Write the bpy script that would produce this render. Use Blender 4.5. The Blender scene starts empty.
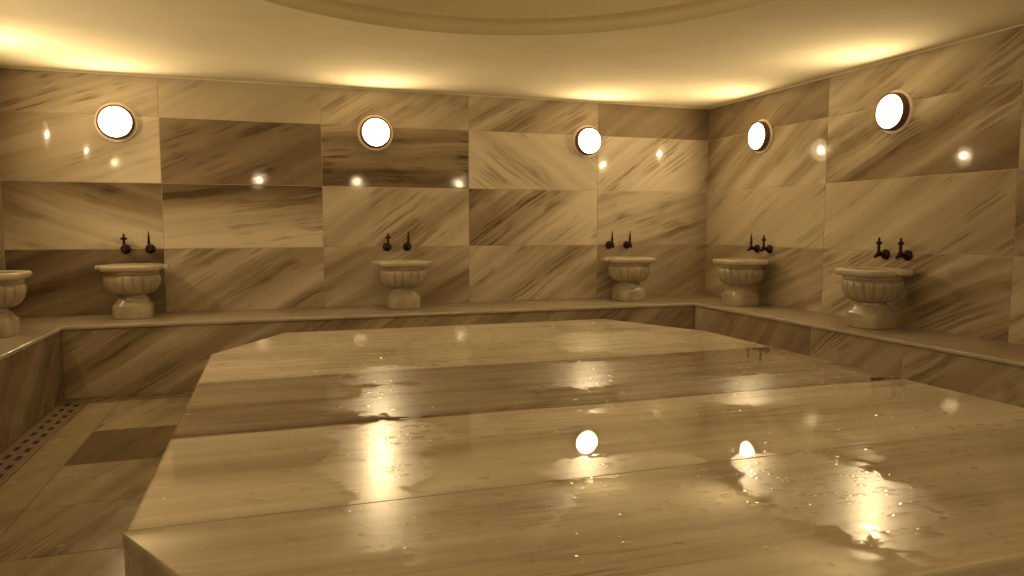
import bpy, bmesh, math, random
from mathutils import Vector, Matrix
random.seed(7)
S = bpy.context.scene
COL = S.collection
PI = math.pi

# ------------------------------------------------------------------ measures (metres)
H = 1.5235                      # eye height
XL, XR = -2.4131, 5.2375        # side walls
YB, YF = 8.0, -1.0              # wall facing the camera, wall behind it
ZC = 1.468 + H                  # ceiling
ZB = -0.871 + H                 # bench top
ZS = -0.811 + H                 # heated platform top
BW, BL, BR = 0.802, 0.63, 0.656   # bench depths
ROWS = [ZB, -0.2226 + H, 0.4266 + H, 1.0749 + H, ZC + 0.02]
DOME = (1.2, 3.5); DR = 2.03

# ------------------------------------------------------------------ helpers
def link(o, parent=None):
    COL.objects.link(o)
    if parent: o.parent = parent
    return o
def obj(name, bm, mat, parent=None, smooth=False, loc=None):
    me = bpy.data.meshes.new(name)
    bm.normal_update()
    bm.to_mesh(me); bm.free()
    if smooth:
        for p in me.polygons: p.use_smooth = True
    for m in (mat if isinstance(mat, (list, tuple)) else [mat]): me.materials.append(m)
    o = bpy.data.objects.new(name, me)
    if loc: o.location = loc
    return link(o, parent)
def struct(o):
    o['kind'] = 'structure'; return o
def tag(o, label, cat, group=None, kind=None):
    o['label'] = label; o['category'] = cat
    if group: o['group'] = group
    if kind: o['kind'] = kind
    return o
def empty(name, loc, rz=0):
    o = bpy.data.objects.new(name, None); o.location = loc; o.rotation_euler = (0, 0, rz)
    o.empty_display_size = .1
    return link(o)
def copy_tree(o, parent=None):
    c = o.copy(); COL.objects.link(c)
    if parent: c.parent = parent
    for ch in list(o.children): copy_tree(ch, c)
    return c
def autosmooth(o, ang=40):
    me = o.data
    me.set_sharp_from_angle(angle=math.radians(ang))

def lathe(bm, prof, n=48, M=Matrix(), mod=None):
    """prof: list of (r,z); mod(theta,i)->radius factor"""
    rings = []
    for i, (r, z) in enumerate(prof):
        if r < 1e-5:
            rings.append([bm.verts.new(M @ Vector((0, 0, z)))]); continue
        ring = []
        for k in range(n):
            t = 2*PI*k/n
            rr = r*(mod(t, i) if mod else 1)
            ring.append(bm.verts.new(M @ Vector((rr*math.cos(t), rr*math.sin(t), z))))
        rings.append(ring)
    for a, b in zip(rings, rings[1:]):
        for k in range(n):
            k2 = (k+1) % n
            if len(a) == 1 and len(b) > 1: bm.faces.new((a[0], b[k2], b[k]))
            elif len(b) == 1 and len(a) > 1: bm.faces.new((a[k], a[k2], b[0]))
            elif len(a) > 1: bm.faces.new((a[k], a[k2], b[k2], b[k]))
def box(bm, x0, x1, y0, y1, z0, z1, bev=0, seg=2):
    r = bmesh.ops.create_cube(bm, size=1)
    vs = r['verts']
    for v in vs:
        v.co = Vector((x0+(x1-x0)*(v.co.x+.5), y0+(y1-y0)*(v.co.y+.5), z0+(z1-z0)*(v.co.z+.5)))
    if bev:
        es = list({e for v in vs for e in v.link_edges})
        bmesh.ops.bevel(bm, geom=es, offset=bev, segments=seg, profile=.5, affect='EDGES')
def prism(bm, pts, z0, z1, bev=0, seg=2):
    vs = [bm.verts.new((x, y, z0)) for x, y in pts]
    f = bm.faces.new(vs)
    r = bmesh.ops.extrude_face_region(bm, geom=[f])
    up = [g for g in r['geom'] if isinstance(g, bmesh.types.BMVert)]
    for v in up: v.co.z = z1
    allv = vs + up
    bmesh.ops.recalc_face_normals(bm, faces=list({f for v in allv for f in v.link_faces}))
    if bev:
        es = list({e for v in allv for e in v.link_edges})
        bmesh.ops.bevel(bm, geom=es, offset=bev, segments=seg, profile=.5, affect='EDGES')
def tube(bm, pts, rads, n=12):
    pts = [Vector(p) for p in pts]
    rings = []
    for i, p in enumerate(pts):
        a = pts[max(i-1, 0)]; b = pts[min(i+1, len(pts)-1)]
        d = (b-a).normalized()
        u = d.cross(Vector((1, 0, 0)))
        if u.length < .1: u = d.cross(Vector((0, 1, 0)))
        u.normalize(); w = d.cross(u)
        rings.append([bm.verts.new(p + (u*math.cos(2*PI*k/n) + w*math.sin(2*PI*k/n))*rads[i]) for k in range(n)])
    for a, b in zip(rings, rings[1:]):
        for k in range(n): bm.faces.new((a[k], a[(k+1) % n], b[(k+1) % n], b[k]))
    bm.faces.new(rings[0][::-1]); bm.faces.new(rings[-1])
    bmesh.ops.recalc_face_normals(bm, faces=bm.faces[:])

# ------------------------------------------------------------------ materials
class NT:
    def __init__(s, name):
        s.m = bpy.data.materials.new(name); s.m.use_nodes = True
        s.t = s.m.node_tree; s.t.nodes.clear()
        s.out = s.n('ShaderNodeOutputMaterial')
    def n(s, kind, **kw):
        nd = s.t.nodes.new(kind)
        for k, v in kw.items():
            if k in ('ins',):
                for kk, vv in v.items(): s.set(nd, kk, vv)
            else: setattr(nd, k, v)
        return nd
    def set(s, nd, key, v):
        if isinstance(v, bpy.types.NodeSocket): s.t.links.new(v, nd.inputs[key])
        else: nd.inputs[key].default_value = v
    def math(s, op, a, b=0.0, c=0.0, clamp=False):
        nd = s.n('ShaderNodeMath', operation=op, use_clamp=clamp)
        s.set(nd, 0, a); s.set(nd, 1, b); s.set(nd, 2, c); return nd.outputs[0]
    def vmath(s, op, a, b=(0, 0, 0)):
        nd = s.n('ShaderNodeVectorMath', operation=op); s.set(nd, 0, a); s.set(nd, 1, b); return nd.outputs[0]
    def noise(s, vec, scale, detail=4, rough=.55, dist=0.0, col=False):
        nd = s.n('ShaderNodeTexNoise', ins={'Vector': vec, 'Scale': scale, 'Detail': detail, 'Roughness': rough, 'Distortion': dist})
        return nd.outputs[1 if col else 0]
    def smooth(s, v, a, b, lo=0.0, hi=1.0):
        nd = s.n('ShaderNodeMapRange', interpolation_type='SMOOTHSTEP')
        s.set(nd, 0, v); s.set(nd, 1, a); s.set(nd, 2, b); s.set(nd, 3, lo); s.set(nd, 4, hi); return nd.outputs[0]
    def mix(s, f, a, b):
        nd = s.n('ShaderNodeMix', data_type='RGBA'); s.set(nd, 0, f); s.set(nd, 6, a); s.set(nd, 7, b); return nd.outputs[2]
    def ramp(s, f, stops):
        nd = s.n('ShaderNodeValToRGB'); s.set(nd, 0, f)
        cr = nd.color_ramp
        while len(cr.elements) < len(stops): cr.elements.new(.5)
        for e, (p, c) in zip(cr.elements, stops): e.position = p; e.color = (*c, 1) if len(c) == 3 else c
        return nd.outputs[0]
    def bsdf(s, **kw):
        nd = s.n('ShaderNodeBsdfPrincipled')
        for k, v in kw.items(): s.set(nd, k.replace('_', ' '), v)
        s.t.links.new(nd.outputs[0], s.out.inputs[0]); return nd
    def bump(s, h, strength=.2, dist=.01):
        nd = s.n('ShaderNodeBump', ins={'Height': h, 'Strength': strength, 'Distance': dist}); return nd.outputs[0]

LIGHT = (.64, .57, .44, 1); MID = (.285, .222, .140, 1); DARK = (.070, .043, .021, 1)

def marble_core(s, uv, loc, pa, pb):
    """returns darkness 0..1. pa=(tone,angle/pi,vein,seed) pb=(contrast,gradU+.5,gradV+.5,freq)"""
    A = s.n('ShaderNodeSeparateColor', ins={0: pa[0]}).outputs
    B = s.n('ShaderNodeSeparateColor', ins={0: pb[0]}).outputs
    tone, ang, vein = A[0], A[1], A[2]; seed = pa[1]
    con, gu, gv = B[0], B[1], B[2]; freq = pb[1]
    rot = s.n('ShaderNodeVectorRotate', rotation_type='Z_AXIS', ins={'Vector': uv, 'Angle': s.math('MULTIPLY', ang, -PI)}).outputs[0]
    off = s.n('ShaderNodeCombineXYZ', ins={0: s.math('MULTIPLY', seed, 37.0), 1: s.math('MULTIPLY', seed, 91.0), 2: s.math('MULTIPLY', seed, 13.0)}).outputs[0]
    base = s.vmath('ADD', rot, off)
    warp = s.noise(base, 1.6, 3, .5, col=True)
    warp = s.vmath('MULTIPLY', s.vmath('SUBTRACT', warp, (.5, .5, .5)), (.12, .10, .0))
    p = s.vmath('ADD', base, warp)
    p1 = s.vmath('MULTIPLY', p, (.13, 2.1, 1))
    n1 = s.noise(p1, s.math('MULTIPLY', freq, 2.4), 5, .55, .25)
    p2 = s.vmath('MULTIPLY', p, (.14, 5.0, 1))
    n2 = s.noise(p2, s.math('MULTIPLY', freq, 3.0), 6, .6, .3)
    ridge = s.math('ABSOLUTE', s.math('SUBTRACT', n2, .5))
    v = s.smooth(ridge, 0.0, .075, 1.0, 0.0)
    brk = s.smooth(s.noise(s.vmath('MULTIPLY', p, (.8, 1.6, 1)), 2.2, 2), .48, .68)
    v = s.math('MULTIPLY', s.math('MULTIPLY', v, brk), vein)
    sp = s.n('ShaderNodeSeparateXYZ', ins={0: loc}).outputs
    g = s.math('ADD', s.math('MULTIPLY', s.math('SUBTRACT', sp[0], .5), s.math('MULTIPLY', s.math('SUBTRACT', gu, .5), 2.0)),
               s.math('MULTIPLY', s.math('SUBTRACT', sp[1], .5), s.math('MULTIPLY', s.math('SUBTRACT', gv, .5), 2.0)))
    band = s.math('MULTIPLY', s.math('MULTIPLY', s.math('SUBTRACT', n1, .5), 3.3), con)
    d = s.math('ADD', s.math('ADD', s.math('ADD', tone, g), band), s.math('MULTIPLY', v, .62), clamp=True)
    return d, p

def make_panel_marble(name, rough=.14, bump=.05, dull=(1, 1, 1)):
    s = NT(name)
    uv = s.n('ShaderNodeUVMap', uv_map='UVMap').outputs[0]
    lc = s.n('ShaderNodeUVMap', uv_map='Local').outputs[0]
    pa = s.n('ShaderNodeAttribute', attribute_name='pa').outputs
    pb = s.n('ShaderNodeAttribute', attribute_name='pb').outputs
    d, p = marble_core(s, uv, lc, (pa[0], pa[3]), (pb[0], pb[3]))
    c = s.ramp(d, [(q, tuple(v*w for v, w in zip(k[:3], dull))) for q, k in ((0, LIGHT), (.5, MID), (1, DARK))])
    fine = s.noise(p, 30, 3)
    c = s.mix(s.math('MULTIPLY', fine, .12), c, (.40, .31, .22, 1))
    tc = s.n('ShaderNodeTexCoord').outputs['Object']
    r = s.smooth(s.noise(tc, 2.3, 3), .35, .7, rough*.6, rough*1.3)
    nrm = s.bump(s.noise(tc, 3.0, 2), bump, .05)
    s.bsdf(Base_Color=c, Roughness=r, Normal=nrm, IOR=1.25)
    return s.m
M_WALL = make_panel_marble('polished_veined_marble', .07, .02)
M_RISER = make_panel_marble('bench_face_marble', .25)
M_FLOOR = make_panel_marble('floor_marble', .22, .05, (.50, .46, .36))

def simple(name, col, rough, noise=0, scale=8, metal=0, bump=0, **kw):
    s = NT(name)
    tc = s.n('ShaderNodeTexCoord').outputs['Object']
    n = s.noise(tc, scale, 5)
    dark = tuple(x*(1-noise) for x in col[:3])
    c = s.ramp(n, [(.3, dark), (.7, col[:3])])
    a = dict(Base_Color=c, Roughness=rough, Metallic=metal)
    if bump: a['Normal'] = s.bump(n, bump, .02)
    a.update(kw); s.bsdf(**a)
    return s.m
M_GROUT = simple('pale_grout', (.60, .52, .40), .7, .2, 20)
M_DGROUT = simple('dark_floor_grout', (.16, .11, .06), .7, .2, 20)
M_CEIL = simple('lumpy_cream_plaster', (.90, .83, .64), .95, .10, 1.8, 0, .40, IOR=1.2)
M_DOME = simple('dome_plaster', (.68, .59, .38), .9, .08, 1.2, 0, .15)
M_EDGE_HILITE = simple('marble_edge_painted_highlight', (.46, .40, .30), .14, .2, 6)  # lamp highlight along the bench edge, painted as lighter marble
M_CARVED = simple('carved_cream_marble', (.44, .37, .26), .25, .36, 5, 0, .05)
M_RIM_HILITE = simple('basin_rim_painted_highlight', (.58, .50, .37), .2, .28, 6)  # lighter than the bowl: the rim's highlight is put into the colour
M_BRONZE = simple('dark_bronze', (.045, .022, .018), .38, .5, 30, .75)
M_HOUSING = simple('brown_lamp_housing', (.12, .065, .045), .45, .2, 20)
M_FLANGE = simple('cream_lamp_flange', (.85, .72, .60), .3, .05, 10)
M_GRATE = simple('slotted_drain_stone', (.25, .185, .11), .4, .35, 12)
M_SLOT_SHADE = simple('painted_slot_shade', (.008, .006, .004), .8, .2, 12)  # near-black colour stands in for the shade inside the slots

def make_emit(name, strength):
    s = NT(name)
    e = s.n('ShaderNodeEmission', ins={'Color': (1, .745, .405, 1), 'Strength': strength})
    s.t.links.new(e.outputs[0], s.out.inputs[0]); return s.m
M_LAMP = [make_emit('lit_milk_glass', 17), make_emit('milk_glass_round_bulb', 70), make_emit('milk_glass_over_bulb', 1780)]

def make_bench_top():
    s = NT('bench_top_marble')
    tc = s.n('ShaderNodeTexCoord').outputs['Object']
    n = s.noise(s.vmath('MULTIPLY', tc, (.8, .9, 1)), 1.1, 4, .5, .3)
    c = s.ramp(n, [(.2, (.20, .15, .11)), (.5, (.33, .27, .20)), (.85, (.46, .39, .30))])
    s.bsdf(Base_Color=c, Roughness=.3); return s.m
M_BENCH = make_bench_top()

# heated platform: layered marble running along x, wet film in patches
def make_platform(side=False):
    s = NT('platform_side_marble' if side else 'wet_platform_marble')
    tc = s.n('ShaderNodeTexCoord').outputs['Object']
    sp = s.n('ShaderNodeSeparateXYZ', ins={0: tc}).outputs
    w = s.noise(s.vmath('MULTIPLY', tc, (.35, 1.1, .5)), 1.3, 4, .5)
    y = s.math('ADD', sp[1], s.math('MULTIPLY', s.math('SUBTRACT', w, .5), .11))
    f = s.math('DIVIDE', s.math('SUBTRACT', y, 1.2), 4.6)
    def P(v): return (v-1.2)/4.6
    g = lambda v: (v, v, v)
    stops = [(P(1.25), g(.34)), (P(1.60), g(.42)), (P(1.78), g(.36)), (P(1.93), g(.46)), (P(2.09), g(.34)),
             (P(2.12), g(.13)), (P(2.30), g(.12)), (P(2.45), g(.20)), (P(2.56), g(.40)), (P(2.68), g(.22)), (P(2.80), g(.14)), (P(2.97), g(.12)),
             (P(2.99), g(1.0)), (P(3.11), g(.58)), (P(3.38), g(.60)), (P(3.46), g(.78)), (P(3.52), g(.56)), (P(3.9), g(.70)), (P(4.02), g(.78)),
             (P(4.06), g(.18)), (P(4.50), g(.12)), (P(4.86), g(.20)), (P(4.92), g(.10)), (P(5.75), g(.22))]
    b = s.n('ShaderNodeSeparateColor', ins={0: s.ramp(f, stops)}).outputs[0]
    p = s.vmath('MULTIPLY', tc, (.28, 5.0, 1))
    fine = s.noise(p, 2.5, 6, .6, .4)
    p2 = s.vmath('MULTIPLY', tc, (.35, 4.2, 1))
    ridge = s.math('ABSOLUTE', s.math('SUBTRACT', s.noise(p2, 1.8, 5, .6, .3), .5))
    vein = s.math('MULTIPLY', s.smooth(ridge, 0, .05, 1, 0), s.smooth(s.noise(tc, 1.1, 2), .45, .7))
    d = s.math('ADD', s.math('ADD', b, s.math('MULTIPLY', s.math('SUBTRACT', fine, .5), .55)), s.math('MULTIPLY', vein, .28), clamp=True)
    c = s.ramp(d, [(0, (.66, .59, .46)), (.5, (.36, .295, .205)), (1, (.13, .09, .058))])
    # wet film
    blob = None
    spots = [(.33, 2.47, .17, .34), (.42, 2.75, .22, .26), (.60, 3.35, .35, .40), (1.64, 1.70, .28, .42), (1.60, 1.95, .14, .13), (1.1, 2.17, .32, .12),
             (1.65, 3.60, .5, .36), (2.15, 3.05, .5, .34), (.9, 3.9, .6, .3), (2.3, 4.6, .5, .5), (.5, 1.95, .35, .3)]
    nz = s.noise(tc, 5.0, 6, .7)
    for (cx, cy, rx, ry) in spots:
        dx = s.math('DIVIDE', s.math('SUBTRACT', sp[0], cx), rx); dy = s.math('DIVIDE', s.math('SUBTRACT', sp[1], cy), ry)
        dist = s.math('SQRT', s.math('ADD', s.math('MULTIPLY', dx, dx), s.math('MULTIPLY', dy, dy)))
        dist = s.math('ADD', dist, s.math('MULTIPLY', s.math('SUBTRACT', nz, .5), 2.2))
        m = s.smooth(dist, .92, 1.05, 1, 0)
        blob = m if blob is None else s.math('MAXIMUM', blob, m)
    wide = s.smooth(s.noise(tc, 1.7, 5, .6), .56, .64)
    film = s.math('MAXIMUM', blob, s.math('MULTIPLY', wide, .5))
    rough = s.math('ADD', .018, s.math('MULTIPLY', film, .235))
    nrm = s.bump(s.noise(tc, 2.0, 2), .004, .05)
    s.bsdf(Base_Color=c, Roughness=(.3 if side else rough), Normal=nrm, IOR=1.5)
    return s.m
M_PLAT = make_platform(); M_PSIDE = make_platform(True)

def make_water():
    s = NT('clear_water')
    lw = s.n('ShaderNodeLayerWeight', ins={'Blend': .5})
    fr = s.math('ADD', .02, s.math('MULTIPLY', s.math('POWER', lw.outputs[1], 5.0), .98), clamp=True)
    tr = s.n('ShaderNodeBsdfTransparent', ins={'Color': (.97, .96, .94, 1)})
    gl = s.n('ShaderNodeBsdfGlossy', ins={'Color': (1, 1, 1, 1), 'Roughness': .035})
    mx = s.n('ShaderNodeMixShader'); s.set(mx, 0, fr); s.set(mx, 1, tr.outputs[0]); s.set(mx, 2, gl.outputs[0])
    s.t.links.new(mx.outputs[0], s.out.inputs[0]); return s.m
M_WATER = make_water()

# ------------------------------------------------------------------ clad surfaces (panels with fine joints)
def clad(name, mat, panels, frame, back, gap=.0022, depth=.012, parent=None, grout=None):
    """panels: (u0,u1,v0,v1,params); frame(u,v,w)->Vector (w towards the room); back: slab extents (u0,u1,v0,v1,thickness)"""
    bm = bmesh.new()
    uvl = bm.loops.layers.uv.new('UVMap'); ll = bm.loops.layers.uv.new('Local')
    pa = bm.faces.layers.float_color.new('pa') if hasattr(bm.faces.layers, 'float_color') and False else None
    dataA, dataB = [], []
    def quad(pts, uvs, loc, mi, P):
        vs = [bm.verts.new(p) for p in pts]
        f = bm.faces.new(vs); f.material_index = mi
        for l, a, b in zip(f.loops, uvs, loc): l[uvl].uv = a; l[ll].uv = b
        dataA.append(P[0]); dataB.append(P[1])
    Z = ((0, 0, 0, 0), (0, 0, 0, 0))
    for (u0, u1, v0, v1, P) in panels:
        a, b, c, d = u0+gap, u1-gap, v0+gap, v1-gap
        e = .0025
        fr = [(a+e, c+e), (b-e, c+e), (b-e, d-e), (a+e, d-e)]
        ou = [(a, c), (b, c), (b, d), (a, d)]
        L = lambda q: [((u-u0)/(u1-u0), (v-v0)/(v1-v0)) for u, v in q]
        quad([frame(u, v, 0) for u, v in fr], fr, L(fr), 0, P)
        for i in range(4):
            j = (i+1) % 4
            q = [ou[i], ou[j], fr[j], fr[i]]
            quad([frame(*ou[i], -e), frame(*ou[j], -e), frame(*fr[j], 0), frame(*fr[i], 0)], q, L(q), 0, P)
            q = [ou[i], ou[j], ou[j], ou[i]]
            quad([frame(*ou[i], -depth), frame(*ou[j], -depth), frame(*ou[j], -e), frame(*ou[i], -e)], q, L(q), 0, P)
    u0, u1, v0, v1, th = back
    c = [(u0, v0), (u1, v0), (u1, v1), (u0, v1)]
    w0, w1 = -.004, -th
    quad([frame(*q, w0) for q in c], c, c, 1, Z)
    quad([frame(*q, w1) for q in c[::-1]], c, c, 1, Z)
    for i in range(4):
        j = (i+1) % 4
        quad([frame(*c[j], w0), frame(*c[i], w0), frame(*c[i], w1), frame(*c[j], w1)], c, c, 1, Z)
    o = obj(name, bm, [mat, grout or M_GROUT], parent)
    for nm, dat in (('pa', dataA), ('pb', dataB)):
        at = o.data.attributes.new(nm, 'FLOAT_COLOR', 'FACE')
        for i, v in enumerate(dat): at.data[i].color = v
    return o
def P(tone, ang, vein=.5, con=.3, gu=0, gv=0, freq=1.0, seed=None):
    seed = random.random() if seed is None else seed
    return ((tone, (ang % 180)/180, vein, seed), (con, .5+gu/2, .5+gv/2, freq))
def RP():
    return P(random.uniform(.15, .55), random.uniform(22, 42), random.uniform(.3, .8), random.uniform(.2, .35), 0, random.uniform(-.15, .15), random.uniform(.8, 1.2))

# wall facing the camera -------------------------------------------------------
ux = [XL, -1.039, .513, 2.122, 3.714, XR]
BACK = {  # (col,row) row 0 = bottom
 (0, 0): P(.72, 20, .3, .40, -.1, .15), (0, 1): P(.36, -18, .5, .42, 0, .85), (0, 2): P(.24, 20, .2, .28, -.35, .05), (0, 3): P(.34, 22, .8, .30, -.2, .05),
 (1, 0): P(.32, 30, .5, .36), (1, 1): P(.34, 7, .5, .30, -.1, 1.25, 1.0), (1, 2): P(.70, 24, .45, .20, .12, 0), (1, 3): P(.22, 30, .3, .16),
 (2, 0): P(.36, 28, .3, .36, 0, -.1), (2, 1): P(.22, 36, .5, .30), (2, 2): P(.58, 2, .8, .42, 0, -.40, 1.3), (2, 3): P(.26, 33, .4, .26),
 (3, 0): P(.22, 34, .7, .32, .15, .05), (3, 1): P(.24, 36, 1.0, .50, -.75, .1, .9), (3, 2): P(.08, -35, .5, .20, 0, 0), (3, 3): P(.34, 30, .5, .40),
 (4, 0): P(.34, 25, .4, .30, 0, .1), (4, 1): P(.20, 17, .6, .40, .15, -.05), (4, 2): P(.10, 36, .6, .28, .1, .1), (4, 3): P(.55, 35, .4, .22)}
pan = []
for i in range(5):
    for j in range(4):
        pan.append((ux[i], ux[i+1], ROWS[j], ROWS[j+1], BACK[(i, j)]))
pan.append((XL, XR, 0, ZB, RP()))
wall_back = struct(clad('wall_back', M_WALL, pan, lambda u, v, w: Vector((u, YB-w, v)), (XL-.2, XR+.2, -.1, ZC+.15, .2)))
# right wall (u runs from the far corner towards the camera)
cuts = [YB, 5.925, 3.96, 2.50, 1.25, -.2, YF]
RIGHT = {(0, 0): P(.34, 20, .3, .36, 0, .2), (0, 1): P(.18, 30, .35, .20), (0, 2): P(.34, 33, .3, .40, -.2, .25), (0, 3): P(.52, 28, .4, .25),
         (1, 0): P(.32, 25, .5, .42, .1, -.05), (1, 1): P(.24, 30, .4, .22, .18, 0), (1, 2): P(.40, 24, .6, .42, .2, -.35), (1, 3): P(.26, 25, .5, .30, .2, 0)}
pan = []
for i in range(6):
    for j in range(4):
        pan.append((-cuts[i], -cuts[i+1], ROWS[j], ROWS[j+1], RIGHT.get((i, j)) or RP()))
pan.append((-YB, -YF, 0, ZB, RP()))
wall_right = struct(clad('wall_right', M_WALL, pan, lambda u, v, w: Vector((XR-w, -u, v)), (-YB-.2, -YF+.2, -.1, ZC+.15, .2)))
pan = []
for i in range(6):
    for j in range(4): pan.append((cuts[i+1], cuts[i], ROWS[j], ROWS[j+1], RP()))
pan.append((YF, YB, 0, ZB, RP()))
wall_left = struct(clad('wall_left', M_WALL, pan, lambda u, v, w: Vector((XL+w, u, v)), (YF-.2, YB+.2, -.1, ZC+.15, .2)))
pan = []
for i in range(5):
    for j in range(4): pan.append((-ux[i+1], -ux[i], ROWS[j], ROWS[j+1], RP()))
pan.append((-XR, -XL, 0, ZB, RP()))
wall_front = struct(clad('wall_front', M_WALL, pan, lambda u, v, w: Vector((-u, YF+w, v)), (-XR-.2, -XL+.2, -.1, ZC+.15, .2)))

# floor ---------------------------------------------------------------------
CX0, CX1 = XL+BL, XL+BL+.225       # drain channel along the left bench
CY1 = YB-BW; CY0 = CY1-.19         # drain channel along the far bench
FX = [CX1, -1.31, -.55, .6, 1.75, 2.9, 3.7, XR-BR]
FY = [CY0, 6.62, 6.01, 5.18, 4.43, 3.75, 2.95, 2.15, 1.35, .55, YF+BW-.6]
pan = []
for i in range(len(FX)-1):
    for j in range(len(FY)-1):
        t = P(random.uniform(.10, .35), random.uniform(68, 82), .5, .3)
        if i == 0: t = P(.10 + .06*(j % 3), 78, .15, .12)
        if (i, j) == (1, 2): t = P(.66, 76, .4, .28, -.1, 0)
        if (i, j) == (1, 1): t = P(.16, 75, .9, .32, .15, .1)
        if (i, j) == (1, 0): t = P(.25, 70, .6, .35, .3, 0)
        if (i, j) == (0, 3): t = P(.22, 70, .4, .3)
        if (i, j) == (1, 3): t = P(.22, 72, .6, .34)
        if (i, j) == (1, 4): t = P(.30, 72, .6, .36)
        if (i, j) == (0, 4): t = P(.28, 70, .6, .3)
        pan.append((FX[i], FX[i+1], FY[j+1], FY[j], t))
bw_ = [(CX0, CX1), ]
floor = struct(clad('floor', M_FLOOR, pan, lambda u, v, w: Vector((u, v, w)), (XL-.2, XR+.2, YF-.2, YB+.2, .15), gap=.0025, grout=M_DGROUT))
for m in (floor,): pass

# slotted drain covers sunk along the bench foot
def drain(name, length, width, rows, label):
    """stone strip along +x with staggered rows of slots cut through, over a thin black sheet painted as the shade below"""
    bm = bmesh.new()
    cell = .185; sl = .095; sw = width*.165
    ys = [0]
    for r in rows: ys += [r-sw/2, r+sw/2]
    ys.append(width)
    n = int(length/cell)
    def q(x0, x1, y0, y1, z=0.0):
        if x1-x0 < 1e-5: return
        bm.faces.new([bm.verts.new(v) for v in ((x0, y0, z), (x1, y0, z), (x1, y1, z), (x0, y1, z))])
    for k in range(len(ys)-1):
        y0, y1 = ys[k], ys[k+1]
        if k % 2 == 0: q(0, length, y0, y1); continue
        off = .035 + (.06 if (k//2) % 2 else 0)
        x = 0
        for i in range(n):
            a = i*cell+off; b = min(a+sl, length)
            q(x, a, y0, y1); x = b
            for (p0, p1) in (((a, y0), (b, y0)), ((b, y0), (b, y1)), ((b, y1), (a, y1)), ((a, y1), (a, y0))):
                bm.faces.new([bm.verts.new(v) for v in ((p0[0], p0[1], 0), (p1[0], p1[1], 0), (p1[0], p1[1], -.004), (p0[0], p0[1], -.004))])
        q(x, length, y0, y1)
    for (p0, p1) in (((0, 0), (length, 0)), ((length, 0), (length, width)), ((length, width), (0, width)), ((0, width), (0, 0))):
        bm.faces.new([bm.verts.new(v) for v in ((p0[0], p0[1], -.0044), (p1[0], p1[1], -.0044), (p1[0], p1[1], 0), (p0[0], p0[1], 0))])
    bmesh.ops.remove_doubles(bm, verts=bm.verts[:], dist=1e-5)
    bmesh.ops.recalc_face_normals(bm, faces=bm.faces[:])
    root = empty(name, (0, 0, 0)); tag(root, label, 'drain')
    obj('slotted_cover', bm, M_GRATE, root)
    bm = bmesh.new(); box(bm, 0, length, 0, width, -.0055, -.004)
    o = obj('slot_shade_sheet', bm, M_SLOT_SHADE, root); o.location.z = 0.0
    return root
d1 = drain('floor_drain', CY1 - YF - BW, .215, [.065, .145], 'long slotted stone floor drain along the left bench, two rows of dark slots')
d1.location = (CX0+.22, YF+BW, .002); d1.rotation_euler = (0, 0, PI/2)
d2 = drain('floor_drain', XR-BR-CX1-.01, .18, [.06, .12], 'slotted stone floor drain along the foot of the far bench, behind the platform')
d2.location = (CX1+.005, CY0+.005, .002)

# ceiling with dome -----------------------------------------------------------
bm = bmesh.new()
NS = 128
ring = [bm.verts.new((DOME[0]+DR*math.cos(2*PI*k/NS), DOME[1]+DR*math.sin(2*PI*k/NS), ZC)) for k in range(NS)]
def rect_pt(t):
    c, s_ = math.cos(t), math.sin(t)
    sx = ((XR+.1-DOME[0]) if c > 0 else (DOME[0]-XL+.1))/max(abs(c), 1e-6)
    sy = ((YB+.1-DOME[1]) if s_ > 0 else (DOME[1]-YF+.1))/max(abs(s_), 1e-6)
    m = min(sx, sy); return (DOME[0]+m*c, DOME[1]+m*s_)
angs = [2*PI*k/NS for k in range(NS)]
outer = []
for k in range(NS):
    outer.append(bm.verts.new((*rect_pt(angs[k]), ZC)))
corners = [(XR+.1, YB+.1), (XL-.1, YB+.1), (XL-.1, YF-.1), (XR+.1, YF-.1)]
for k in range(NS):
    k2 = (k+1) % NS
    a0 = angs[k]; a1 = angs[k]+2*PI/NS
    extra = None
    for c in corners:
        t = math.atan2(c[1]-DOME[1], c[0]-DOME[0]) % (2*PI)
        if a0 < t < a1: extra = bm.verts.new((*c, ZC))
    loop = [ring[k2], ring[k], outer[k]] + ([extra] if extra else []) + [outer[k2]]
    bm.faces.new(loop)
ceiling = struct(obj('ceiling', bm, M_CEIL))
for p in ceiling.data.polygons:
    if p.normal.z > 0: p.flip()
sol = ceiling.modifiers.new('solid', 'SOLIDIFY'); sol.thickness = .12; sol.offset = -1
# dome: short drum, step, shallow vault
prof = [(DR, -.0), (DR-.002, .06), (DR-.010, .075), (DR-.035, .09), (DR-.075, .105), (DR-.09, .15)]
for k in range(1, 19):
    t = k/18*PI/2
    prof.append(((DR-.09)*math.cos(t), .15+.95*math.sin(t)))
prof[-1] = (0, 1.10)
bm = bmesh.new(); lathe(bm, prof, 128)
for f in bm.faces: f.normal_flip()
dome = struct(obj('ceiling_dome', bm, M_DOME, smooth=True, loc=(DOME[0], DOME[1], ZC)))
autosmooth(dome, 35)
sol = dome.modifiers.new('solid', 'SOLIDIFY'); sol.thickness = .05; sol.offset = -1
# plaster bead where ceiling meets walls
def bead(name, x0, x1, y0, y1):
    bm = bmesh.new(); box(bm, x0, x1, y0, y1, ZC-.006, ZC+.01, .002, 2)
    struct(obj(name, bm, M_CEIL))
bead('trim_1', XL, XR, YB-.012, YB+.01); bead('trim_2', XR-.012, XR+.01, YF, YB); bead('trim_3', XL-.01, XL+.012, YF, YB); bead('trim_4', XL, XR, YF-.01, YF+.012)

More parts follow.
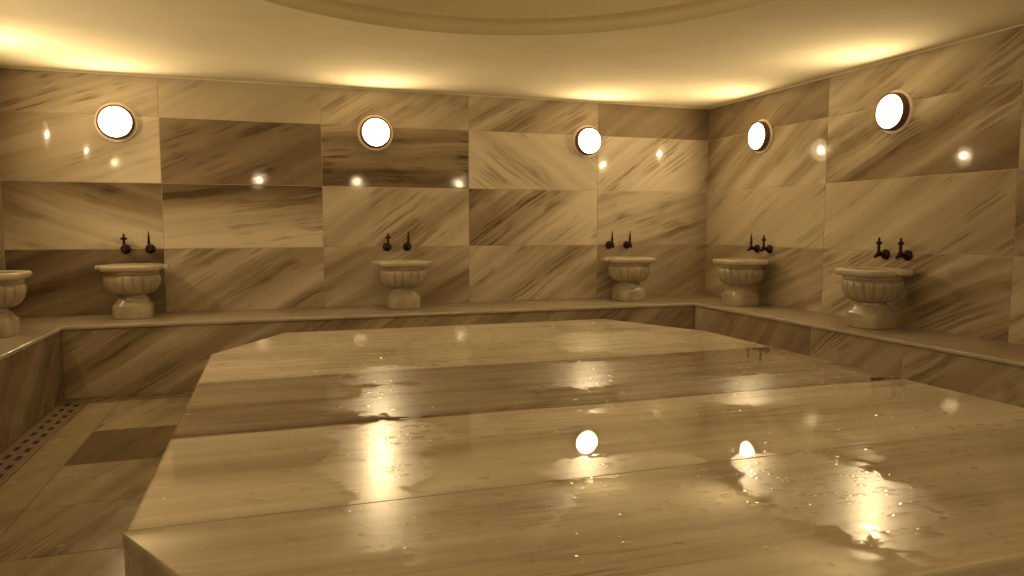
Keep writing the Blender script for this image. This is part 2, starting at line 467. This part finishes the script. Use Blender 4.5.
# bench running round the room --------------------------------------------------
bench = empty('marble_bench', (1.4, YB-.4, 0))
tag(bench, 'long built-in marble bench running round the walls under the carved basins', 'bench')
OV = .018
xi0, xi1, yi0, yi1 = XL+BL, XR-BR, YF+BW-.1, YB-BW
bm = bmesh.new()
def ringbox(bm, ox0, ox1, oy0, oy1, ix0, ix1, iy0, iy1, z0, z1, bev):
    pts_o = [(ox0, oy0), (ox1, oy0), (ox1, oy1), (ox0, oy1)]; pts_i = [(ix0, iy0), (ix1, iy0), (ix1, iy1), (ix0, iy1)]
    V = lambda pts, z: [bm.verts.new((x-1.4, y-(YB-.4), z)) for x, y in pts]
    ot, it, ib, ob = V(pts_o, z1), V(pts_i, z1), V(pts_i, z0), V(pts_o, z0)
    edges = []
    for i in range(4):
        j = (i+1) % 4
        bm.faces.new((ot[i], ot[j], it[j], it[i])); bm.faces.new((it[i], it[j], ib[j], ib[i]))
        bm.faces.new((ib[i], ib[j], ob[j], ob[i])); bm.faces.new((ob[i], ob[j], ot[j], ot[i]))
    bmesh.ops.recalc_face_normals(bm, faces=bm.faces[:])
    es = [e for e in bm.edges if {e.verts[0], e.verts[1]} <= set(it) or {e.verts[0], e.verts[1]} <= set(ib)]
    bmesh.ops.bevel(bm, geom=es, offset=bev, segments=4, profile=.5, affect='EDGES')
ringbox(bm, XL+.001, XR-.001, YF+.001, YB-.001, xi0+OV-.010, xi1-OV+.010, yi0+OV-.010, yi1-OV+.010, ZB-.034, ZB, .001)
obj('bench_top', bm, M_BENCH, bench)
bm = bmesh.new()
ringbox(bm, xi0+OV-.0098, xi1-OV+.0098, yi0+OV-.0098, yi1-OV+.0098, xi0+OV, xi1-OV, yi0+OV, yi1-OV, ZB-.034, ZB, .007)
obj('nosing_highlight', bm, M_EDGE_HILITE, bench, True)  # thin strip lightened to carry the edge highlight
def riser(u0, u1, cutsu, frame, params):
    cu = [u0]+cutsu+[u1]
    pn = [(a, b, 0, ZB-.034, params[i] if i < len(params) else RP()) for i, (a, b) in enumerate(zip(cu, cu[1:]))]
    o = clad('riser', M_RISER, pn, frame, (u0, u1, 0, ZB-.036, .04), parent=bench)
    for v in o.data.vertices: v.co -= Vector((1.4, YB-.4, 0))
    return o
riser(xi0, xi1, [.328, 2.743], lambda u, v, w: Vector((u, yi1-w, v)), [P(.42, 32, .5, .40, .0, 0), P(.46, 34, .5, .35), P(.46, 38, .5, .40)])
riser(-yi1, -yi0, [-5.305, -4.3, -2.9, -1.5], lambda u, v, w: Vector((xi1-w, -u, v)), [P(.50, 50, .6, .32, .2, 0), P(.42, 40, .6, .30), P(.46, 35, .5, .30)])
riser(yi0, yi1, [1.5, 3.2, 5.0], lambda u, v, w: Vector((xi0+w, u, v)), [P(.4, 30), P(.4, 30), P(.7, 40, .5, .3), P(.72, 40, .4, .3)])
riser(-xi1, -xi0, [-2.7, -.3], lambda u, v, w: Vector((-u, yi0+w, v)), [])

# heated platform -----------------------------------------------------------------
oct0 = [(-.377, 2.105), (.07, 1.28), (2.745, 1.28), (3.177, 2.105), (3.177, 4.82), (2.745, 5.75), (.07, 5.75), (-.377, 4.92)]
ocx, ocy = 1.4, 3.515
oct_pts = [(ocx+(x-ocx)*1.013, ocy+(y-ocy)*1.010) for x, y in oct0]
plat = empty('heated_marble_platform', (0, 0, 0))
tag(plat, 'large low eight-sided wet marble platform in the middle of the room', 'platform')
def clip_y(pts, lo, hi):
    for sgn, lim in ((1, lo), (-1, hi)):
        out = []
        for i, a in enumerate(pts):
            b = pts[(i+1) % len(pts)]
            ia, ib = sgn*(a[1]-lim) >= 0, sgn*(b[1]-lim) >= 0
            if ia: out.append(a)
            if ia != ib:
                t = (lim-a[1])/(b[1]-a[1]); out.append((a[0]+(b[0]-a[0])*t, lim))
        pts = out
    return pts
bm = bmesh.new()
seams = [1.2, 2.098, 2.985, 4.054, 5.85]
for a, b in zip(seams, seams[1:]):
    g = .0036
    prism(bm, clip_y(oct_pts, a+g, b-g), ZS-.04, ZS)
def on_rim(v): return any(abs((b[0]-a[0])*(v.co.y-a[1])-(b[1]-a[1])*(v.co.x-a[0])) < 1e-4 for a, b in zip(oct_pts, oct_pts[1:]+oct_pts[:1]))
up = [e for e in bm.edges if all(v.co.z > ZS-1e-4 for v in e.verts)]
rim_e = [e for e in up if all(on_rim(v) for v in e.verts) and abs(e.verts[0].co.y-e.verts[1].co.y) + abs(e.verts[0].co.x-e.verts[1].co.x) > .01
         and not any(abs(e.verts[0].co.y-q) < .01 and abs(e.verts[1].co.y-q) < .01 for q in seams[1:-1])]
bmesh.ops.bevel(bm, geom=rim_e, offset=.020, segments=5, profile=.5, affect='EDGES')
obj('platform_top', bm, M_PLAT, plat)
cx = sum(p[0] for p in oct_pts)/8; cy = sum(p[1] for p in oct_pts)/8
bm = bmesh.new()
prism(bm, [(cx+(x-cx)*.999, cy+(y-cy)*.999) for x, y in oct_pts], 0.002, ZS-.0395)
obj('platform_side', bm, M_PSIDE, plat)

# water beads on the platform ---------------------------------------------------------
def inside(x, y, m=.03):
    n = len(oct_pts)
    for i in range(n):
        a, b = oct_pts[i], oct_pts[(i+1) % n]
        L = math.hypot(b[0]-a[0], b[1]-a[1])
        if ((b[0]-a[0])*(y-a[1])-(b[1]-a[1])*(x-a[0]))/L < m: return False
    return True
bm = bmesh.new()
def bead_drop(x, y, r, h, stretch=1.0, ang=0.0):
    n = 12
    ca, sa = math.cos(ang), math.sin(ang)
    ph = random.uniform(0, 6); am = random.uniform(0, .14)
    rings = []
    for (rf, hf) in ((1, .001), (.94, .22), (.8, .52), (.55, .82), (.28, .96)):
        rg = []
        for k in range(n):
            t = 2*PI*k/n; rr = r*rf*(1+am*math.sin(2*t+ph)+am*.6*math.sin(3*t+2*ph))
            px, py = rr*math.cos(t)*stretch, rr*math.sin(t)
            rg.append(bm.verts.new((x+px*ca-py*sa, y+px*sa+py*ca, ZS+h*hf)))
        rings.append(rg)
    top = bm.verts.new((x, y, ZS+h))
    for a, b in zip(rings, rings[1:]):
        for k in range(n): bm.faces.new((a[k], a[(k+1) % n], b[(k+1) % n], b[k]))
    for k in range(n): bm.faces.new((rings[-1][k], rings[-1][(k+1) % n], top))
clusters = [(.46, 2.72, .16, 26), (.56, 2.88, .05, 8), (.40, 2.40, .10, 10), (1.65, 3.6, .45, 60), (2.15, 3.3, .45, 60), (2.75, 2.9, .28, 45), (1.1, 2.1, .25, 26),
            (1.62, 1.9, .25, 34), (1.7, 1.6, .3, 34), (.55, 3.6, .45, 40), (1.5, 4.9, .8, 90), (.9, 4.4, .5, 40), (2.4, 4.3, .4, 40), (2.0, 5.3, .5, 50),
            (.0, 2.35, .15, 5), (.5, 1.9, .3, 16), (1.25, 1.75, .3, 24), (2.3, 2.2, .5, 40)]
def one(x, y):
    if not inside(x, y): return
    q = random.random()
    r = .006 + .009*q**1.4 + (.006 if random.random() < .08 else 0)
    h = r*random.uniform(.05, .15)
    bead_drop(x, y, r, h, random.uniform(1, 1.5) if r < .01 else random.uniform(1.2, 2.4), random.uniform(-.4, .4))
for (x, y, sd, n) in clusters:
    for _ in range(int(n*1.8)): one(random.gauss(x, sd*.6), random.gauss(y, sd*.5))
for _ in range(800): one(random.uniform(-.37, 3.17), random.uniform(1.3, 5.74))
drops = obj('water_droplets', bm, M_WATER, smooth=True)
tag(drops, 'small water droplets scattered over the wet marble platform', 'water', kind='stuff')

# wall lamps -----------------------------------------------------------------------------
def make_lamp():
    root = empty('wall_lamp', (0, 0, 0))
    R = Matrix.Rotation(-PI/2, 4, 'X')      # lathe z -> +y (into the room when root faces +y)
    bm = bmesh.new(); lathe(bm, [(.0, .0), (.190, .0), (.192, .008), (.186, .018), (.168, .020), (.0, .020)], 64, R)
    bmesh.ops.recalc_face_normals(bm, faces=bm.faces[:])
    autosmooth(obj('flange', bm, M_FLANGE, root, True), 50)
    bm = bmesh.new(); lathe(bm, [(.166, .014), (.165, .050), (.162, .074), (.155, .081), (.146, .079), (.144, .04), (0, .04)], 64, R)
    bmesh.ops.recalc_face_normals(bm, faces=bm.faces[:])
    autosmooth(obj('housing', bm, M_HOUSING, root, True), 40)
    bm = bmesh.new(); lathe(bm, [(.1435, .055), (.1435, .070), (.140, .078), (.130, .081), (.105, .0835), (.072, .0855), (.03, .0868), (.015, .087), (0, .087)], 64, R)
    bmesh.ops.recalc_face_normals(bm, faces=bm.faces[:])
    for f in bm.faces:
        c = f.calc_center_median(); q = math.hypot(c.x, c.z)
        f.material_index = 2 if q < .031 else 1 if q < .075 else 0
    o = obj('diffuser', bm, M_LAMP, root, True); o['label'] = 'glowing white round diffuser'
    return root
LZ = 1.005 + H
lamps = [((-1.415, YB, LZ), PI, 'lit round wall lamp above the basin in the left part of the far wall'),
         ((1.079, YB, LZ), PI, 'lit round wall lamp on the far wall above the middle basin'),
         ((3.575, YB, LZ), PI, 'lit round wall lamp on the far wall nearest the right corner'),
         ((XR, 6.94, LZ), PI/2, 'lit round wall lamp on the right wall nearest the far corner'),
         ((XR, 5.10, LZ), PI/2, 'lit round wall lamp above the larger-looking basin on the right wall')]
hidden = []
for k, y in enumerate((6.75, 4.92, 3.1)):
    hidden.append(((XL, y, LZ), -PI/2, 'lit round wall lamp on the left wall, ' + ('nearest the far corner', 'second from the far corner', 'third from the far corner')[k]))
for k, x in enumerate((-.27, 1.87, 4.25)):
    hidden.append(((x, YF, LZ), 0, 'lit round lamp on the wall behind the viewer, ' + ('left', 'middle', 'right')[k] + ' of three'))
proto = make_lamp()
for i, (loc, rz, lab) in enumerate(lamps+hidden):
    o = proto if i == 0 else copy_tree(proto)
    o.location = loc; o.rotation_euler = (0, 0, rz); tag(o, lab, 'lamp', 'round wall lamps')

# carved basins ----------------------------------------------------------------------------
def octo(r, c):   # rounded-corner square outline
    pts = []
    for sx, sy, a0 in ((1, 1, 0), (-1, 1, 90), (-1, -1, 180), (1, -1, 270)):
        for k in range(7):
            t = math.radians(a0+90*k/6)
            pts.append((sx*(r-c)+c*math.cos(t), sy*(r-c)+c*math.sin(t)))
    return pts
def make_basin():
    root = empty('stone_basin', (0, 0, 0))
    # pedestal: square block with softened corners, shoulder and neck
    bm = bmesh.new()
    lv = [(.160, .09, 0), (.166, .09, .008), (.168, .09, .110), (.164, .09, .124), (.146, .09, .142), (.134, .09, .170), (.128, .105, .186), (.118, .112, .190), (.114, .112, .212), (.130, .126, .222)]
    rings = [[bm.verts.new((x, y, z)) for x, y in octo(r, c)] for r, c, z in lv]
    n = len(rings[0])
    for a, b in zip(rings, rings[1:]):
        for k in range(n): bm.faces.new((a[k], a[(k+1) % n], b[(k+1) % n], b[k]))
    bm.faces.new(rings[0][::-1]); bm.faces.new(rings[-1])
    autosmooth(obj('pedestal', bm, M_CARVED, root, True), 35)
    # bowl: gadrooned outside, smooth inside
    NF = 18
    prof = [(.0, .210), (.128, .211), (.160, .218), (.195, .238), (.220, .265), (.236, .295), (.246, .335), (.245, .368), (.236, .388), (.224, .394), (.232, .398), (.238, .404), (.238, .432),
            (.205, .434), (.195, .40), (.170, .33), (.12, .275), (.05, .25), (.0, .248)]
    amp = [0, .01, .03, .055, .065, .07, .07, .06, .04, 0, 0, 0, 0, 0, 0, 0, 0, 0, 0]
    def mod(t, i):
        s_ = abs(math.sin(NF*t/2))
        return 1-amp[i]*(1-s_)**3.0
    bm = bmesh.new(); lathe(bm, prof, 240, Matrix(), mod)
    bmesh.ops.recalc_face_normals(bm, faces=bm.faces[:])
    autosmooth(obj('bowl', bm, M_CARVED, root, True), 50)
    # rim: thick rounded slab round the opening, with a lug at either side
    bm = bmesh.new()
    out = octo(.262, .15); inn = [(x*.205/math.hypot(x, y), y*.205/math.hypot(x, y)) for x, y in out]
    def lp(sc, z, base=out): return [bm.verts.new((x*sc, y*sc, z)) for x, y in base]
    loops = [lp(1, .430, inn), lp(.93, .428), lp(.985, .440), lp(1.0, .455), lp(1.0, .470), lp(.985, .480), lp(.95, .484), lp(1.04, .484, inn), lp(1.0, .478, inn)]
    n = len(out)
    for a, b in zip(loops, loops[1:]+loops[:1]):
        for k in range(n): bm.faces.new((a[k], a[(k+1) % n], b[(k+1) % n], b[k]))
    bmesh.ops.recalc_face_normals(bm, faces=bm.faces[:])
    rim = obj('rim', bm, M_RIM_HILITE, root, True); autosmooth(rim, 45)
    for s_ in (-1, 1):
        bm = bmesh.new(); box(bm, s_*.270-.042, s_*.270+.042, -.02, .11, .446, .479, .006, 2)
        obj('lug', bm, M_RIM_HILITE, rim)
    return root
basins = [((-1.285, 7.69, ZB), 0, 'carved marble basin on the far bench, below the left lamp of the far wall'),
          ((1.311, 7.69, ZB), 0, 'carved marble basin standing at the middle of the far bench'),
          ((3.990, 7.69, ZB), 0, 'carved marble basin on the far bench nearest the right corner'),
          ((4.925, 6.83, ZB), -PI/2, 'carved marble basin on the right bench close to the far corner'),
          ((4.925, 4.965, ZB), -PI/2, 'carved marble basin on the right bench, nearest the right picture edge'),
          ((-2.148, 6.74, ZB), PI/2, 'carved marble basin on the left bench, cut off by the left picture edge')]
pb_ = make_basin()
for i, (loc, rz, lab) in enumerate(basins):
    o = pb_ if i == 0 else copy_tree(pb_)
    o.location = loc; o.rotation_euler = (0, 0, rz); o.scale = (1, 1, 1.05); tag(o, lab, 'basin', 'carved basins on the bench')

# taps ---------------------------------------------------------------------------------------
def make_tap(knob):
    root = empty('tap', (0, 0, 0))          # wall at y=0, tap reaches towards -y
    R = Matrix.Rotation(PI/2, 4, 'X')       # lathe z -> -y
    bm = bmesh.new(); lathe(bm, [(0, -.004), (.046, -.004), (.048, .006), (.046, .014), (.040, .026), (.028, .036), (.016, .041), (0, .042)], 28, R)
    bmesh.ops.recalc_face_normals(bm, faces=bm.faces[:]); obj('rosette', bm, M_BRONZE, root, True)
    bm = bmesh.new(); tube(bm, [(0, -.03, 0), (0, -.06, 0), (0, -.085, 0), (0, -.100, -.003), (0, -.114, -.010), (0, -.123, -.019), (0, -.126, -.027)],
                           [.016, .017, .021, .019, .015, .014, .016], 14)
    obj('spout', bm, M_BRONZE, root, True)
    bm = bmesh.new(); lathe(bm, [(0, .0), (.022, .0), (.024, .012), (.018, .022), (.013, .034), (.012, .05), (0, .05)], 16, Matrix.Translation((0, -.085, .005)))
    bmesh.ops.recalc_face_normals(bm, faces=bm.faces[:]); obj('valve_stem', bm, M_BRONZE, root, True)
    bm = bmesh.new()
    T = Matrix.Translation((0, -.085, .052))
    if knob:
        lathe(bm, [(0, 0), (.012, 0), (.015, .018), (.010, .03), (.020, .042), (.024, .052), (.018, .064), (.009, .074), (.012, .084), (.006, .098), (0, .104)], 16, T)
        tube(bm, [(-.032, -.085, .103), (0, -.085, .103), (.032, -.085, .103)], [.008, .010, .008], 8)
    else:
        lathe(bm, [(0, 0), (.013, 0), (.015, .012), (.012, .03), (.012, .05), (.009, .075), (.006, .10), (.002, .125), (0, .128)], 16, T)
    bmesh.ops.recalc_face_normals(bm, faces=bm.faces[:]); obj('handle', bm, M_BRONZE, root, True)
    return root
tk, ts = make_tap(True), make_tap(False)
TZ = -.235 + H
first = {True: tk, False: ts}; used = set()
where = ['the leftmost far-wall basin', 'the middle far-wall basin', 'the rightmost far-wall basin', 'the right-wall basin near the corner', 'the basin nearest the right edge']
spec = [(-1.383, YB, 0, 0, True), (-1.163, YB, 0, 0, False), (1.189, YB, 0, 1, True), (1.412, YB, 0, 1, False), (3.877, YB, 0, 2, False), (4.115, YB, 0, 2, False),
        (XR, 6.965, -PI/2, 3, False), (XR, 6.745, -PI/2, 3, True), (XR, 5.138, -PI/2, 4, True), (XR, 4.900, -PI/2, 4, True)]
for i, (x, y, rz, w, kn) in enumerate(spec):
    if kn not in used: o = first[kn]; used.add(kn)
    else: o = copy_tree(first[kn])
    o.location = (x, y, TZ + (.012 if y == YB else -.014)); o.rotation_euler = (0, 0, rz)
    tag(o, ('left' if i % 2 == 0 else 'right') + ' dark bronze wall tap of the pair above ' + where[w], 'tap', 'bronze wall taps')

# ------------------------------------------------------------------ camera, world, look
cam = bpy.data.cameras.new('camera'); co = bpy.data.objects.new('camera', cam); link(co)
F, PITCH, ROLL, YAW = 724.1, .0848, .0003, .3183
fw = Vector((math.sin(YAW)*math.cos(PITCH), math.cos(YAW)*math.cos(PITCH), -math.sin(PITCH)))
r = Vector((math.cos(YAW), -math.sin(YAW), 0)); u = r.cross(fw)
r2 = r*math.cos(ROLL)+u*math.sin(ROLL); u2 = -r*math.sin(ROLL)+u*math.cos(ROLL)
M = Matrix((r2, u2, -fw)).transposed().to_4x4(); M.translation = (0, 0, H)
co.matrix_world = M
cam.sensor_width = 36; cam.lens = F/1024*36; cam.clip_start = .02; cam.clip_end = 60
S.camera = co
w = bpy.data.worlds.new('dark'); S.world = w; w.use_nodes = True
w.node_tree.nodes['Background'].inputs[0].default_value = (0, 0, 0, 1)
S.view_settings.view_transform = 'Standard'; S.view_settings.look = 'None'
S.view_settings.gamma = 1; S.view_settings.use_curve_mapping = False
S.view_settings.exposure = -0.27
S.cycles.max_bounces = 10; S.cycles.diffuse_bounces = 7; S.cycles.glossy_bounces = 5; S.cycles.transparent_max_bounces = 12
S.cycles.use_denoising = True; S.cycles.sample_clamp_indirect = 6
S.cycles.caustics_reflective = False; S.cycles.caustics_refractive = False
